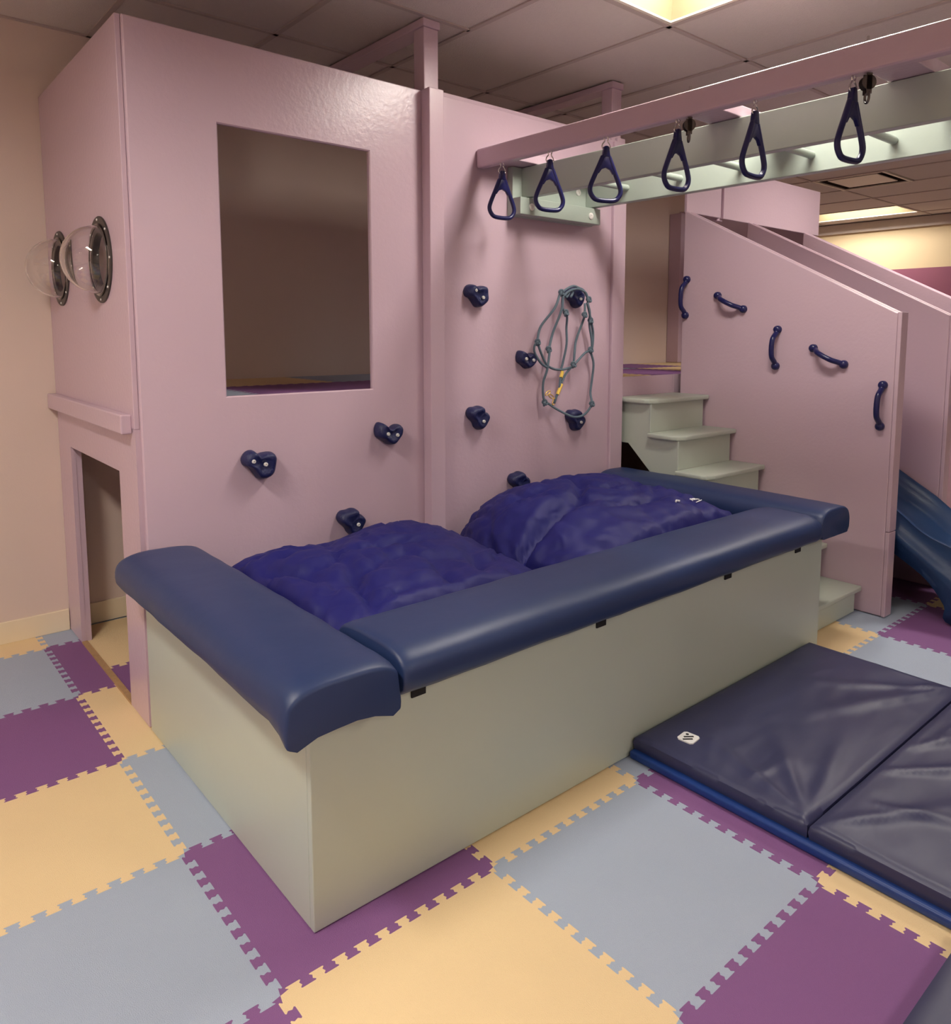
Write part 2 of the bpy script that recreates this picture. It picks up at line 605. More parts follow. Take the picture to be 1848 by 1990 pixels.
# climbing wall panel, right bay
link('climbing_panel', BX(1.391, 2.66, LY, LY + 0.019, 0.002, LT, 0.003, 2), PINK, loft)
link('batten', BX(1.349, 1.427, LY - 0.062, LY, 0.002, LT + 0.002, 0.004, 2), PINK, loft, label='vertical lilac batten between the two wall bays')
link('corner_trim', BX(2.612, 2.716, LY - 0.020, LY, 0.002, LT - 0.01, 0.004, 2), PINK, loft)
link('corner_post', BX(2.655, 2.720, LY + 0.001, LY + 0.09, 0.002, LT + 0.02, 0.004, 2), PINK, loft)
link('top_plate', BX(1.47, 2.70, LY + 0.03, LY + 0.075, LT - 0.06, LT + 0.028, 0.003, 2), PINK, loft)
for x0, nm in ((1.382, 0), (2.628, 1)):
    link('ceiling_post', BX(x0, x0 + 0.078, LY + 0.022, LY + 0.10, LT - 0.3, 2.768, 0.004, 2), PINK, loft)
    link('ceiling_beam', BX(x0 - 0.008, x0 + 0.082, LY + 0.012, YB, 2.768, CZ - 0.008, 0.004, 2), PINK, loft)
def side_upper():
    bm = BX(LX, LX + 0.019, LY + 0.020, YB - 0.003, 1.10, LT + 0.004, 0.003, 2)
    me = bpy.data.meshes.new('cut_a'); bm.to_mesh(me); bm.free()
    a = bpy.data.objects.new('cut_a', me); COL.objects.link(a)
    c = NB()
    for (yy, zz, rr) in WIN:
        lathe(c, [(0, -0.03), (rr * 0.755, -0.03), (rr * 0.755, 0.05), (0, 0.05)], (LX, yy, zz), (1, 0, 0), 40)
    bmesh.ops.recalc_face_normals(c, faces=c.faces[:])
    mc = bpy.data.meshes.new('cut_b'); c.to_mesh(mc); c.free()
    b = bpy.data.objects.new('cut_b', mc); COL.objects.link(b)
    m = a.modifiers.new('b', 'BOOLEAN'); m.object = b; m.operation = 'DIFFERENCE'; m.solver = 'EXACT'
    bpy.context.view_layer.update()
    ev = a.evaluated_get(bpy.context.evaluated_depsgraph_get())
    out = NB(); out.from_mesh(ev.to_mesh())
    for o_ in (a, b): bpy.data.objects.remove(o_)
    for m_ in (me, mc): bpy.data.meshes.remove(m_)
    return out
WIN = [(1.703, 1.707, 0.159), (2.365, 1.713, 0.161)]
# left side: upper sheet, lower sheet with crawl door, groove, rail
link('side_panel_upper', side_upper(), PINK, loft)
bm = NB()
t = bmesh.new()
prof = [(LY + 0.020, 0.004), (1.608, 0.004), (1.608, 0.923), (2.390, 0.923), (2.390, 0.004), (YB - 0.003, 0.004), (YB - 0.003, 1.10), (LY + 0.020, 1.10)]
prism(bm, prof, 'x', LX + 0.002, LX + 0.021)
link('side_panel_lower', bm, PINK, loft)
link('corner_stud', BX(LX + 0.022, LX + 0.09, LY + 0.020, LY + 0.10, 0.004, LT - 0.003), PINK, loft)
link('door_stud', BX(LX + 0.021, LX + 0.044, 2.392, 2.44, 0.006, 1.09), PINK, loft)
link('rail', BX(LX - 0.036, LX + 0.001, LY + 0.050, YB - 0.004, 1.083, 1.152, 0.005, 2), PINK, loft, label='horizontal lilac rail across the side wall')
link('threshold', BX(LX + 0.002, LX + 0.024, 1.609, 2.389, -0.002, 0.010), PLY, loft, label='raw plywood threshold under the crawl door')
# deck, joists, back framing
link('deck', BX(LX + 0.022, 4.96, LY + 0.070, YB - 0.002, 1.135, 1.175), PINK, loft)
link('door_fascia', BX(2.728, 3.285, LY + 0.05, LY + 0.068, 0.80, 1.188, 0.003, 2), PINK, loft)
link('slide_fascia', BX(3.285, 4.97, LY + 0.05, LY + 0.068, 0.004, 1.188, 0.003, 2), PINK, loft)
link('header_panel', BX(3.305, 3.672, LY, LY + 0.019, 2.175, LT + 0.008, 0.003, 2), PINK, loft)
link('header_panel', BX(3.700, 4.972, LY, LY + 0.019, 2.175, LT + 0.008, 0.003, 2), PINK, loft)
link('header_stud', BX(3.655, 3.72, LY + 0.019, LY + 0.06, 2.16, LT, 0.003, 2), PINK, loft)
link('end_panel', BX(4.955, 4.974, LY + 0.020, YB - 0.003, 0.004, LT + 0.004, 0.003, 2), PINK, loft)
link('end_post', BX(4.82, 4.955, 2.50, YB - 0.003, 1.19, 2.455, 0.004, 2), PINK, loft)

# foam tiles on the deck and in the crawl space below
deck_c = {(-1, 0): 'yellow', (-1, 1): 'yellow'}
for i in range(0, 8):
    for j in range(0, 2):
        if j == 0: c = ('blue', 'purple', 'purple', 'yellow', 'yellow', 'purple', 'yellow', 'blue')[i]
        else: c = ('yellow', 'yellow', 'blue', 'purple', 'yellow', 'blue', 'purple', 'yellow')[i]
        floor_tile(i, j, c, loft, xmin=LX + 0.03, xmax=4.95, ymax=YB - 0.029, ox=0.05, oy=1.44, z=1.1875)
for i in range(0, 5):
    for j in range(0, 2):
        floor_tile(i, j, ('purple', 'yellow')[j] if i == 0 else NAMES[(i + j) % 3], loft, xmin=LX + 0.026, xmax=2.705, ymax=YB - 0.0305, ox=LX - 0.27, oy=1.402, z=0.006)

# bubble windows on the side wall
def bubble_window(y, z, rr):
    fl_ = NB()
    c = (LX, y, z)
    n = 40
    lathe(fl_, [(rr * 0.62, 0.018), (rr * 0.74, 0.018), (rr * 0.74, 0.0), (rr, 0.0), (rr, -0.004), (rr * 0.985, -0.006), (rr * 0.62, -0.006), (rr * 0.62, 0.018)], c, (1, 0, 0), n)
    f = link('bubble_window', fl_, BRONZE, loft, smooth=35, label='round bronze flange carrying a clear dome')
    d = NB()
    ro, ri, dp = rr * 0.785, rr * 0.785 - 0.004, 0.134
    N = 14
    prof = [(rr * 0.84, -0.0065), (rr * 0.84, -0.010), (ro, -0.010)]
    prof += [(ro * math.cos(a), -0.012 - (dp - 0.012) * math.sin(a)) for a in [math.pi / 2 * s / N for s in range(N)]] + [(0, -dp)]
    lathe(d, prof, c, (1, 0, 0), 48)
    prof2 = [(0, -dp + 0.004)] + [(ri * math.cos(a), -0.012 - (dp - 0.016) * math.sin(a)) for a in [math.pi / 2 * s / N for s in range(N - 1, -1, -1)]] + [(ri, -0.0065), (rr * 0.84, -0.0065)]
    lathe(d, prof2, c, (1, 0, 0), 48)
    bmesh.ops.remove_doubles(d, verts=d.verts[:], dist=1e-5)
    link('dome', d, ACRYL, f, smooth=True, label='clear acrylic dome')
    for s in range(8):
        a = 2 * math.pi * (s + 0.5) / 8 + math.pi / 8
        p = (LX - 0.006, y + rr * 0.92 * math.cos(a), z + rr * 0.92 * math.sin(a))
        link('screw', bolt_bm(p, (-1, 0, 0), 0.0045, 0.003), ZINC, f, smooth=40)
for q_ in WIN:
    bubble_window(*q_)

# climbing holds: outline on the wall plane, rounded and dished, two bolts each
OUTL = {
    'bean': [(-0.062, 0.018), (-0.050, 0.042), (-0.028, 0.050), (-0.010, 0.036), (0.010, 0.042), (0.040, 0.046), (0.058, 0.034), (0.062, 0.006), (0.056, -0.028), (0.030, -0.050), (0.004, -0.052), (-0.014, -0.034), (-0.034, -0.012), (-0.054, -0.004)],
    'heart': [(-0.062, 0.020), (-0.052, 0.046), (-0.036, 0.048), (-0.018, 0.026), (0.004, 0.020), (0.024, 0.032), (0.046, 0.036), (0.062, 0.020), (0.058, -0.008), (0.040, -0.030), (0.018, -0.046), (-0.004, -0.046), (-0.030, -0.026), (-0.056, -0.010)],
    'trefoil': [(-0.060, 0.026), (-0.044, 0.048), (-0.016, 0.050), (0.006, 0.054), (0.026, 0.046), (0.028, 0.026), (0.046, 0.022), (0.060, 0.000), (0.050, -0.026), (0.032, -0.050), (0.008, -0.060), (-0.014, -0.046), (-0.026, -0.022), (-0.050, 0.000)],
}
def climbing_hold(x, z, kind, rot, sc, bolts):
    pts = smooth_path([(p[0], 0, p[1]) for p in OUTL[kind]], 3, True)
    ca, sa = math.cos(rot), math.sin(rot)
    bm = NB()
    lay = [(1.0, 0.0), (1.03, 0.012), (0.99, 0.030), (0.90, 0.046), (0.76, 0.055), (0.56, 0.053), (0.34, 0.047), (0.14, 0.044)]
    rings = []
    for s, dep in lay:
        r = []
        for p in pts:
            px, pz = p.x * s * sc, p.z * s * sc
            wob = 0.006 * noise.noise(Vector((px * 30 + x * 7, pz * 30 + z * 5, dep * 25)))
            r.append(bm.verts.new((x + px * ca - pz * sa, LY - dep * sc - wob * (1 if dep > 0 else 0), z + px * sa + pz * ca)))
        rings.append(r)
    n = len(pts)
    for A, B in zip(rings, rings[1:]):
        for i in range(n):
            bm.faces.new((A[i], A[(i + 1) % n], B[(i + 1) % n], B[i]))
    bm.faces.new(rings[-1])
    bm.faces.new(rings[0][::-1])
    h = link('climbing_hold', bm, HOLD, loft, smooth=True)
    for bx_, bz_ in bolts:
        px, pz = bx_ * sc, bz_ * sc
        c = (x + px * ca - pz * sa, LY - 0.050 * sc, z + px * sa + pz * ca)
        link('bolt', bolt_bm(c, (0, -1, 0), 0.0082, 0.008), ZINC, h, smooth=40, label='bright bolt head')
climbing_hold(1.640, 1.616, 'bean', 0.0, 1.0, [(-0.026, 0.022), (0.018, -0.010)])
climbing_hold(1.965, 1.308, 'heart', 0.0, 0.92, [(-0.028, 0.006), (0.026, -0.002)])
climbing_hold(1.650, 1.040, 'trefoil', 0.0, 1.0, [(0.012, -0.018)])
climbing_hold(2.322, 0.980, 'trefoil', -0.1, 1.0, [(0.018, -0.012)])
climbing_hold(2.308, 1.632, 'trefoil', 0.15, 1.0, [(0.012, -0.014)])
climbing_hold(1.150, 1.005, 'heart', 0.0, 1.02, [(-0.022, 0.002), (0.024, -0.006)])
climbing_hold(0.562, 0.935, 'bean', -0.12, 1.06, [(-0.034, 0.014), (0.012, 0.004)])
climbing_hold(0.958, 0.645, 'trefoil', 0.0, 1.02, [(0.016, -0.010)])
climbing_hold(1.918, 0.690, 'trefoil', 0.1, 1.0, [(0.010, -0.020)])

# ================================================================== SLIDE SIDE PANELS (lilac) with grab handles
def side_wall(x0, label):
    g = empty('slide_partition', (x0 + 0.035, 0.72, 0.0), label, 'partition', 'lilac slide partitions')
    ya, yb = 0.087, LY
    def poly(dy0, dz):
        return [(ya + dy0, 0.004), (yb, 0.004), (yb, 2.178 + dz), (yb - 0.012, 2.178 + dz), (ya + dy0, 1.548 + dz)]
    for nm, a, b, dz in (('left_sheet', x0, x0 + 0.020, 0.0), ('right_sheet', x0 + 0.054, x0 + 0.074, 0.0)):
        bm = NB()
        prism(bm, poly(0.0, dz), 'x', a, b, 0.006)
        link(nm, bm, PINK, g)
    bm = NB()
    prism(bm, [(ya + 0.03, 1.40), (yb, 2.07), (yb, 2.166), (ya + 0.03, 1.550)], 'x', x0 + 0.018, x0 + 0.056)
    link('cap', bm, PINK, g)
    # front edge cap in two lengths
    link('edge_trim', BX(x0 - 0.0, x0 + 0.078, ya - 0.020, ya, 0.449, 1.552, 0.003, 2), PINK, g)
    link('edge_trim', BX(x0 - 0.0, x0 + 0.078, ya - 0.020, ya, 0.004, 0.445, 0.003, 2), PINK, g)
    return g

def grab_handle(parent, p0, p1, out, bow=0.062):
    """p0, p1: mount centres on the surface; out: surface normal."""
    p0, p1, n = Vector(p0), Vector(p1), Vector(out)
    d = (p1 - p0)
    L = d.length
    u = d / L
    path = [p0 + n * 0.014 + u * 0.004, p0 + n * 0.022 + u * 0.022, p0 + n * bow * 0.86 + u * 0.050, p0 + n * bow + u * 0.085,
            p0 + n * bow + d * 0.5, p1 + n * bow - u * 0.085, p1 + n * bow * 0.86 - u * 0.050, p1 + n * 0.022 - u * 0.022, p1 + n * 0.014 - u * 0.004]
    bm = NB()
    sp = smooth_path(path, 5)
    tube(bm, sp, [0.0142] * len(sp), 10)
    h = link('grab_handle', bm, BLUEPLASTIC, parent, smooth=True, label='dark blue plastic grab handle')
    for p in (p0, p1):
        bm = NB()
        lathe(bm, [(0, 0), (0.022, 0), (0.022, 0.014), (0.019, 0.022), (0.012, 0.028), (0, 0.030)], p, n, 16)
        link('mount', bm, BLUEPLASTIC, h, smooth=40)

XS = 3.285
p1_ = side_wall(XS, 'lilac slide partition beside the steps carrying blue grab handles')
p2_ = side_wall(3.985, 'lilac slide partition along the right of the blue slide')
p3_ = side_wall(4.735, 'third lilac slide partition, farthest from the green steps')
for a, b in (((1.328, 1.768), (1.333, 1.552)), ((1.108, 1.664), (0.936, 1.582)), ((0.718, 1.466), (0.722, 1.264)), ((0.508, 1.367), (0.340, 1.286)), ((0.137, 1.190), (0.141, 0.982))):
    grab_handle(p1_, (XS, a[0], a[1]), (XS, b[0], b[1]), (-1, 0, 0))
grab_handle(p2_, (4.066, 0.067, 1.205), (4.066, 0.067, 1.002), (0, -1, 0))

# ================================================================== GREEN STEPS
steps = empty('steps', (3.0, 0.75, 0.0), 'pale green painted wooden steps climbing to the loft doorway', 'stairs')
SXL = 2.753
Z1, RISE, RUN = 1.076, 0.187, 0.192
prof = [(1.40, 0.815), (1.40, Z1 - 0.026)]
y = 1.172
for k in range(6):
    zt = Z1 - RISE * k - 0.026
    prof.append((y - RUN * k, zt))
    prof.append((y - RUN * k, (Z1 - RISE * (k + 1) - 0.026) if k < 5 else 0.004))
prof += [(0.44, 0.004), (1.325, 0.815)]
bm = NB()
prism(bm, prof, 'x', SXL, SXL + 0.02)
link('stringer', bm, GREEN, steps)
bm = NB()
prism(bm, prof, 'x', 3.235, 3.255)
link('stringer', bm, GREEN, steps)
for k in range(6):
    zt = Z1 - RISE * k
    yr = y - RUN * k
    # tread with clipped left front corner
    yb_ = yr + RUN + 0.004 if k else 1.408
    yf_ = yr - 0.026
    xl = SXL - 0.028
    bm = NB()
    prism(bm, [(xl, yb_ if k == 0 else yr + RUN - 0.0), (xl, yf_ + 0.050), (xl + 0.014, yf_ + 0.022), (xl + 0.062, yf_), (3.282, yf_), (3.282, yb_)], 'z', zt - 0.026, zt, 0.006)
    link('tread', bm, GREEN, steps, smooth=50)
    zb = zt - 0.026 - (RISE - 0.026) if k < 5 else 0.004
    link('riser', BX(SXL + 0.004, 3.257, yr - 0.001, yr + 0.016, zb, zt - 0.026), GREEN, steps)
link('corner_bead', BX(SXL - 0.004, SXL + 0.006, y - 0.006, y + 0.004, Z1 - RISE, Z1 - 0.026, 0.002), GREEN, steps)
link('corner_bead', BX(SXL - 0.004, SXL + 0.006, y - RUN - 0.006, y - RUN + 0.004, Z1 - 2 * RISE, Z1 - RISE - 0.026, 0.002), GREEN, steps)

# ================================================================== BLUE SLIDE
sl = empty('slide', (3.68, 0.4, 0.0), 'dark blue plastic slide between two lilac partitions', 'slide')
rim = smooth_path([(0, 1.357, 1.365), (0, 0.80, 0.985), (0, 0.30, 0.665), (0, 0.09, 0.538), (0, -0.04, 0.446), (0, -0.18, 0.395), (0, -0.45, 0.335), (0, -0.72, 0.31)], 5)
low = smooth_path([(0, 1.357, 1.15), (0, 0.80, 0.72), (0, 0.30, 0.425), (0, 0.083, 0.306), (0, -0.07, 0.21), (0, -0.16, 0.10), (0, -0.21, 0.006), (0, -0.71, 0.006)], 5)
XA, XB = 3.395, 3.965
wall_h = 0.105
def slide_section(k):
    r, l = rim[k], low[k]
    ry, rz, lz = r.y, r.z, l.z
    ly = l.y
    pts = [(XA + 0.022, ly, lz)]
    for q, out in ((0.16, 0.0), (0.20, 0.012), (0.34, 0.014), (0.38, 0.022), (0.55, 0.022), (0.60, 0.008), (0.85, 0.004), (0.95, 0.0)):
        pts.append((XA + 0.022 - out, ly + (ry - ly) * q, lz + (rz - lz) * q))
    pts += [(XA + 0.016, ry, rz + 0.004), (XA + 0.030, ry, rz + 0.008), (XA + 0.044, ry, rz), (XA + 0.058, ry, rz - 0.035), (XA + 0.085, ry, rz - wall_h + 0.012), (XA + 0.125, ry, rz - wall_h)]
    half = pts[:]
    mid = [(3.68, ry, rz - wall_h - 0.006)]
    other = [(XA + XB - p[0], p[1], p[2]) for p in half[::-1]]
    return half + mid + other
bm = NB()
rows = [[bm.verts.new(p) for p in slide_section(k)] for k in range(len(rim))]
for A, B in zip(rows, rows[1:]):
    for i in range(len(A) - 1):
        bm.faces.new((A[i], A[i + 1], B[i + 1], B[i]))
o = link('bed', bm, SLIDEBLUE, sl, smooth=60)
md = o.modifiers.new('thick', 'SOLIDIFY')
md.thickness = 0.006
link('foot', BX(XA + 0.03, XB - 0.03, -0.70, -0.62, 0.004, 0.19, 0.01, 2), SLIDEBLUE, sl)

# ================================================================== CRASH PIT
pit = empty('crash_pit', (1.39, 0.73, 0.0), 'low pale green wooden pit filled with blue crash cushions against the climbing wall', 'pit')
BZ = 0.556
PRX, PRY = 2.21, 0.50
link('front_panel', BX(0.136, 2.650, 0.107, 0.126, 0.003, BZ, 0.0025, 2), GREEN, pit)
link('left_panel', BX(0.136, 0.155, 0.126, LY - 0.002, 0.003, BZ, 0.002, 1), GREEN, pit)
link('right_panel', BX(2.631, 2.650, 0.126, LY - 0.022, 0.003, BZ, 0.002, 1), GREEN, pit)
link('pit_floor', BX(0.155, 2.631, 0.126, LY - 0.068, 0.003, 0.02), GREEN, pit)

def rim_pad(name, axis, a0, a1, c, hw, zb, zt, label, tabs, tilt=0.0, droop0=0.0, droop1=0.0, corner=0.0):
    """padded D-section roll lying along axis from a0 to a1, centred on c."""
    bm = NB()
    M_ = 28
    def section():
        pts = []
        flat = 6
        for i in range(flat):
            u = -0.86 + 1.72 * i / (flat - 1)
            pts.append((u * hw, 0.0))
        for i in range(1, M_ - flat + 1):
            a = -0.42 + (math.pi + 0.84) * i / (M_ - flat + 1)
            ca, sa = math.cos(a), math.sin(a)
            e = 0.54
            x = hw * math.copysign(abs(ca) ** e, ca)
            h = (zt - zb)
            z_ = h * 0.42 + (h * 0.58 * sa ** 0.85 if sa > 0 else h * 0.42 * sa / 0.42)
            pts.append((x, max(0.002, z_)))
        return pts
    sec = section()
    L = a1 - a0
    st = [(0.0, 0.90), (0.003, 0.955), (0.010, 0.985), (0.035, 1.0)]
    mids = [0.035 + (L - 0.07) * k / 26 for k in range(1, 26)]
    stations = st + [(m_, 1.0) for m_ in mids] + [(L - s, f) for s, f in st[::-1]]
    rings = []
    for s, f in stations:
        r = []
        t_ = s / L
        puff = 1.0 + 0.03 * math.sin(math.pi * t_) 
        dz = -droop0 * max(0, 1 - s / 0.085) ** 2 - droop1 * max(0, 1 - (L - s) / 0.12) ** 2
        for x, z_ in sec:
            wr_ = 0.0025 * noise.noise(Vector((x * 14, s * 9, z_ * 20 + c)))
            zz = zb + 0.003 + (z_ * (puff if z_ > 0.02 else 1)) * (f if z_ > 0.03 else 1) + dz * (1 if z_ > 0.03 else 0.9) + wr_ + tilt * x
            if corner and s < 0.06 and z_ < 0.075:
                zz -= corner * (1 - s / 0.06) * min(1, abs(x) / hw) ** 3
            xx = c + x * (0.5 + 0.5 * f) + wr_
            r.append(bm.verts.new((xx, a0 + s, zz) if axis == 'y' else (a0 + s, xx, zz)))
        rings.append(r)
    n = len(sec)
    for A, B in zip(rings, rings[1:]):
        for i in range(n):
            bm.faces.new((A[i], A[(i + 1) % n], B[(i + 1) % n], B[i]))
    bm.faces.new(rings[0][::-1])
    bm.faces.new(rings[-1])
    o = link(name, bm, NAVY, None, smooth=50)
    tag(o, label, 'cushion', 'navy rim cushions of the pit')
    for tb in tabs:
        link('velcro_tab', BX(*tb, 0.001), BLACK, o)
    return o

rim_pad('rim_cushion', 'y', 0.020, 1.352, 0.188, 0.152, BZ, 0.672, 'long navy vinyl rim cushion on the left end of the pit', [(0.130, 0.1355, 0.30, 0.34, BZ - 0.056, BZ + 0.004), (0.130, 0.1355, 0.80, 0.84, BZ - 0.056, BZ + 0.004)], droop0=0.010, corner=0.034)
rim_pad('rim_cushion', 'x', 0.345, 2.474, 0.188, 0.170, BZ, 0.668, 'longest navy vinyl rim cushion along the front of the pit', [(x, x + 0.045, 0.1010, 0.1065, BZ - 0.051, BZ + 0.004) for x in (0.42, 1.13, 1.86, 2.40)])
rim_pad('rim_cushion', 'y', 0.030, 1.322, 2.614, 0.134, BZ, 0.684, 'navy vinyl rim cushion on the right end of the pit beside the steps', [(2.6255, 2.6305, y_, y_ + 0.035, BZ - 0.020, BZ + 0.004) for y_ in (0.55, 0.85, 1.10)])

# crash cushions: big wrinkled nylon bags
def crease_height(x, y_, L):
    h = 0.0
    for (ax, ay, bx_, by_, am, wd) in L:
        dx, dy = bx_ - ax, by_ - ay
        LL = dx * dx + dy * dy
        t_ = ((x - ax) * dx + (y_ - ay) * dy) / LL
        tc_ = min(1.0, max(0.0, t_))
        d2 = (x - ax - dx * tc_) ** 2 + (y_ - ay - dy * tc_) ** 2
        w_ = wd * (0.35 + 0.65 * tc_)
        h += am * math.exp(-d2 / (w_ * w_)) * (0.35 + 0.65 * math.sin(math.pi * min(1, 0.15 + 0.85 * tc_)))
    return h

def crash_bag(ctr, rad, seed, label, bumps, xr, power=2.6, folds=()):
    bm = bmesh.new()
    bmesh.ops.create_icosphere(bm, subdivisions=6, radius=1.0)
    for v in bm.verts:
        d = v.co.normalized()
        k = (abs(d.x) ** power + abs(d.y) ** power + abs(d.z) ** power) ** (-1 / power)
        p = Vector((d.x * k * rad[0], d.y * k * rad[1], d.z * k * rad[2]))
        q = p * 1.0 + Vector((seed, seed * 2.3, 0))
        wv = Vector((noise.noise(q * 2.1), noise.noise(q * 2.1 + Vector((9, 3, 1))), noise.noise(q * 2.1 + Vector((4, 8, 2)))))
        q2 = q + wv * 0.16
        n1 = noise.noise(q * 2.3) * 0.030
        n2 = -max(0.0, 0.16 - abs(noise.noise(q2 * 4.2))) * 0.12
        n3 = -max(0.0, 0.20 - abs(noise.noise(q2 * 10.0 + Vector((3, 1, 7))))) * 0.062
        n4 = -max(0.0, 0.22 - abs(noise.noise(q2 * 24.0 + Vector((1, 5, 2))))) * 0.026
        g = Vector((d.x / rad[0], d.y / rad[1], d.z / rad[2])).normalized()
        p += g * (n1 + n2 + n3 + n4 + 0.03)
        P = Vector(ctr) + p
        if d.z > -0.1:
            P.z -= crease_height(P.x, P.y, folds)
        for (bx_, by_, br, bh) in bumps:
            rr = ((P.x - bx_) ** 2 + (P.y - by_) ** 2) / (br * br)
            if d.z > -0.1:
                P.z += bh * math.exp(-rr)
        P.x = min(max(P.x, xr[0]), xr[1])
        sep = 1.30 - 0.16 * (P.y - 0.75)
        if P.x < sep + 0.02 and ctr[0] > 1.5: P.x = sep + 0.002
        if P.x > sep - 0.02 and ctr[0] < 1.5: P.x = sep - 0.002
        P.y = min(max(P.y, 0.135), LY - 0.068)
        lim = min(0.552 + max(0, P.y - 0.362) * 3.0, 0.552 + max(0, P.x - 0.345) * 3.0, 0.53 + max(0, 2.476 - P.x) * 0.95)
        P.z = min(P.z, lim)
        P.z = max(P.z, 0.022)
        v.co = P
    o = link('crash_cushion', bm, FABRIC, None, smooth=True)
    return tag(o, label, 'cushion', 'wrinkled crash cushions')
crash_bag((0.755, 0.76, 0.322), (0.585, 0.60, 0.34), 1.7, 'wrinkled blue crash cushion at the left end of the pit', [(0.46, 1.08, 0.16, 0.030), (1.02, 1.02, 0.22, 0.030), (0.74, 1.10, 0.14, -0.02), (0.30, 0.60, 0.2, 0.02)], (0.165, 1.36), 2.7, [(0.50, 0.42, 0.62, 0.80, 0.045, 0.030), (0.95, 0.45, 1.10, 0.72, 0.040, 0.035), (0.62, 0.85, 0.95, 0.80, 0.025, 0.022), (0.40, 0.95, 0.52, 0.60, 0.030, 0.03), (0.80, 0.42, 0.84, 0.60, 0.03, 0.025)])
bag2 = crash_bag((1.99, 0.80, 0.350), (0.655, 0.62, 0.36), 5.2, 'larger wrinkled blue crash cushion at the right end of the pit below the rope', [(1.62, 1.05, 0.30, 0.055), (2.05, 1.10, 0.22, 0.02), (1.45, 0.95, 0.15, 0.03)], (1.20, 2.622), 2.6, [(1.30, 0.70, 1.72, 0.74, 0.090, 0.050), (1.72, 0.74, 1.95, 0.95, 0.055, 0.035), (1.75, 0.60, 2.25, 0.62, 0.045, 0.030), (1.95, 0.80, 2.45, 0.86, 0.03, 0.03), (1.50, 0.95, 1.75, 0.90, 0.03, 0.025)])

# small white printing and tag on the larger cushion
from mathutils.bvhtree import BVHTree
_me = bag2.data
_bv = BVHTree.FromPolygons([v.co for v in _me.vertices], [tuple(p.vertices) for p in _me.polygons])
def on_bag(x, y_):
    o_ = Vector(bag2.location)
    h_ = _bv.ray_cast(Vector((x, y_, 2)) - o_, Vector((0, 0, -1)))
    return h_[0] + o_ + Vector((0, 0, 0.007))
bm = NB()
for a, b in (((0.0, 0.0), (0.010, 0.022)), ((0.010, 0.022), (0.022, 0.004)), ((0.026, 0.006), (0.034, 0.026)), ((0.034, 0.026), (0.044, 0.020)), ((0.030, 0.014), (0.044, 0.006)), ((0.048, 0.0), (0.060, 0.020)), ((0.004, -0.016), (0.050, -0.012))):
    tube(bm, [on_bag(PRX + a[0], PRY + a[1]), on_bag(PRX + b[0], PRY + b[1])], 0.0030, 5)
link('printed_mark', bm, PRINT, bag2, label='small white printed marks')
bm = NB()
tube(bm, [on_bag(PRX - 0.14, PRY - 0.01), on_bag(PRX - 0.125, PRY + 0.0), on_bag(PRX - 0.115, PRY - 0.013)], 0.0042, 6)
link('white_tag', bm, PRINT, bag2, label='tiny white tag')

# ================================================================== TRAPEZE BEAM AND LADDER
frame = empty('trapeze_beam', (1.68, 0.0, 2.2), 'long lilac overhead beam with the blue trapeze handles hanging below', 'beam')
TY0 = -2.4
link('beam', BX(1.656, 1.702, TY0, LY - 0.003, 2.202, 2.287, 0.009, 3), PINK, frame)
for yc in (1.285, 0.205, -0.452, -1.55):
    link('cross_bar', BX(1.702, 2.42, yc - 0.068, yc + 0.068, 2.234, 2.276, 0.003, 2), PINK, frame)
for yc in (0.195, -0.420):
    bm = NB()
    tube(bm, [(1.679, yc, 2.285), (1.679, yc, 2.306)], 0.004, 8)
    lathe(bm, [(0.009, 0), (0.009, 0.006), (0, 0.006)], (1.679, yc, 2.287), (0, 0, 1), 6)
    link('bolt', bm, CHROME, frame)

lad = empty('overhead_ladder', (2.15, 0.0, 2.0), 'pale green overhead horizontal ladder fixed to the climbing wall', 'ladder')
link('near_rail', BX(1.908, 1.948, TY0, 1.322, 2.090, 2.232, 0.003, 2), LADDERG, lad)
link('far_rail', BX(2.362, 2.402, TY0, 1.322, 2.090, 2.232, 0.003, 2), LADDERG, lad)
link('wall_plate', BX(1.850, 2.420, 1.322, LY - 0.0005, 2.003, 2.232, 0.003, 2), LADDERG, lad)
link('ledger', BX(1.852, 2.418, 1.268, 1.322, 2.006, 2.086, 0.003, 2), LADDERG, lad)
for k in range(12):
    yc = 1.045 - 0.318 * k
    if yc < TY0 + 0.05: break
    bm = NB()
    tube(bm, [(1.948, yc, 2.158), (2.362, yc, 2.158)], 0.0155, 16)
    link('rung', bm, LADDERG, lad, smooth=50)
for c in ((1.925, 1.268, 2.044), (2.345, 1.268, 2.044)):
    link('bolt', bolt_bm(c, (0, -1, 0), 0.017, 0.005), ZINC, lad, smooth=40)
for c in ((2.305, 1.322, 2.165), (1.985, 1.322, 2.165)):
    link('bolt', bolt_bm(c, (0, -1, 0), 0.017, 0.005), ZINC, lad, smooth=40)

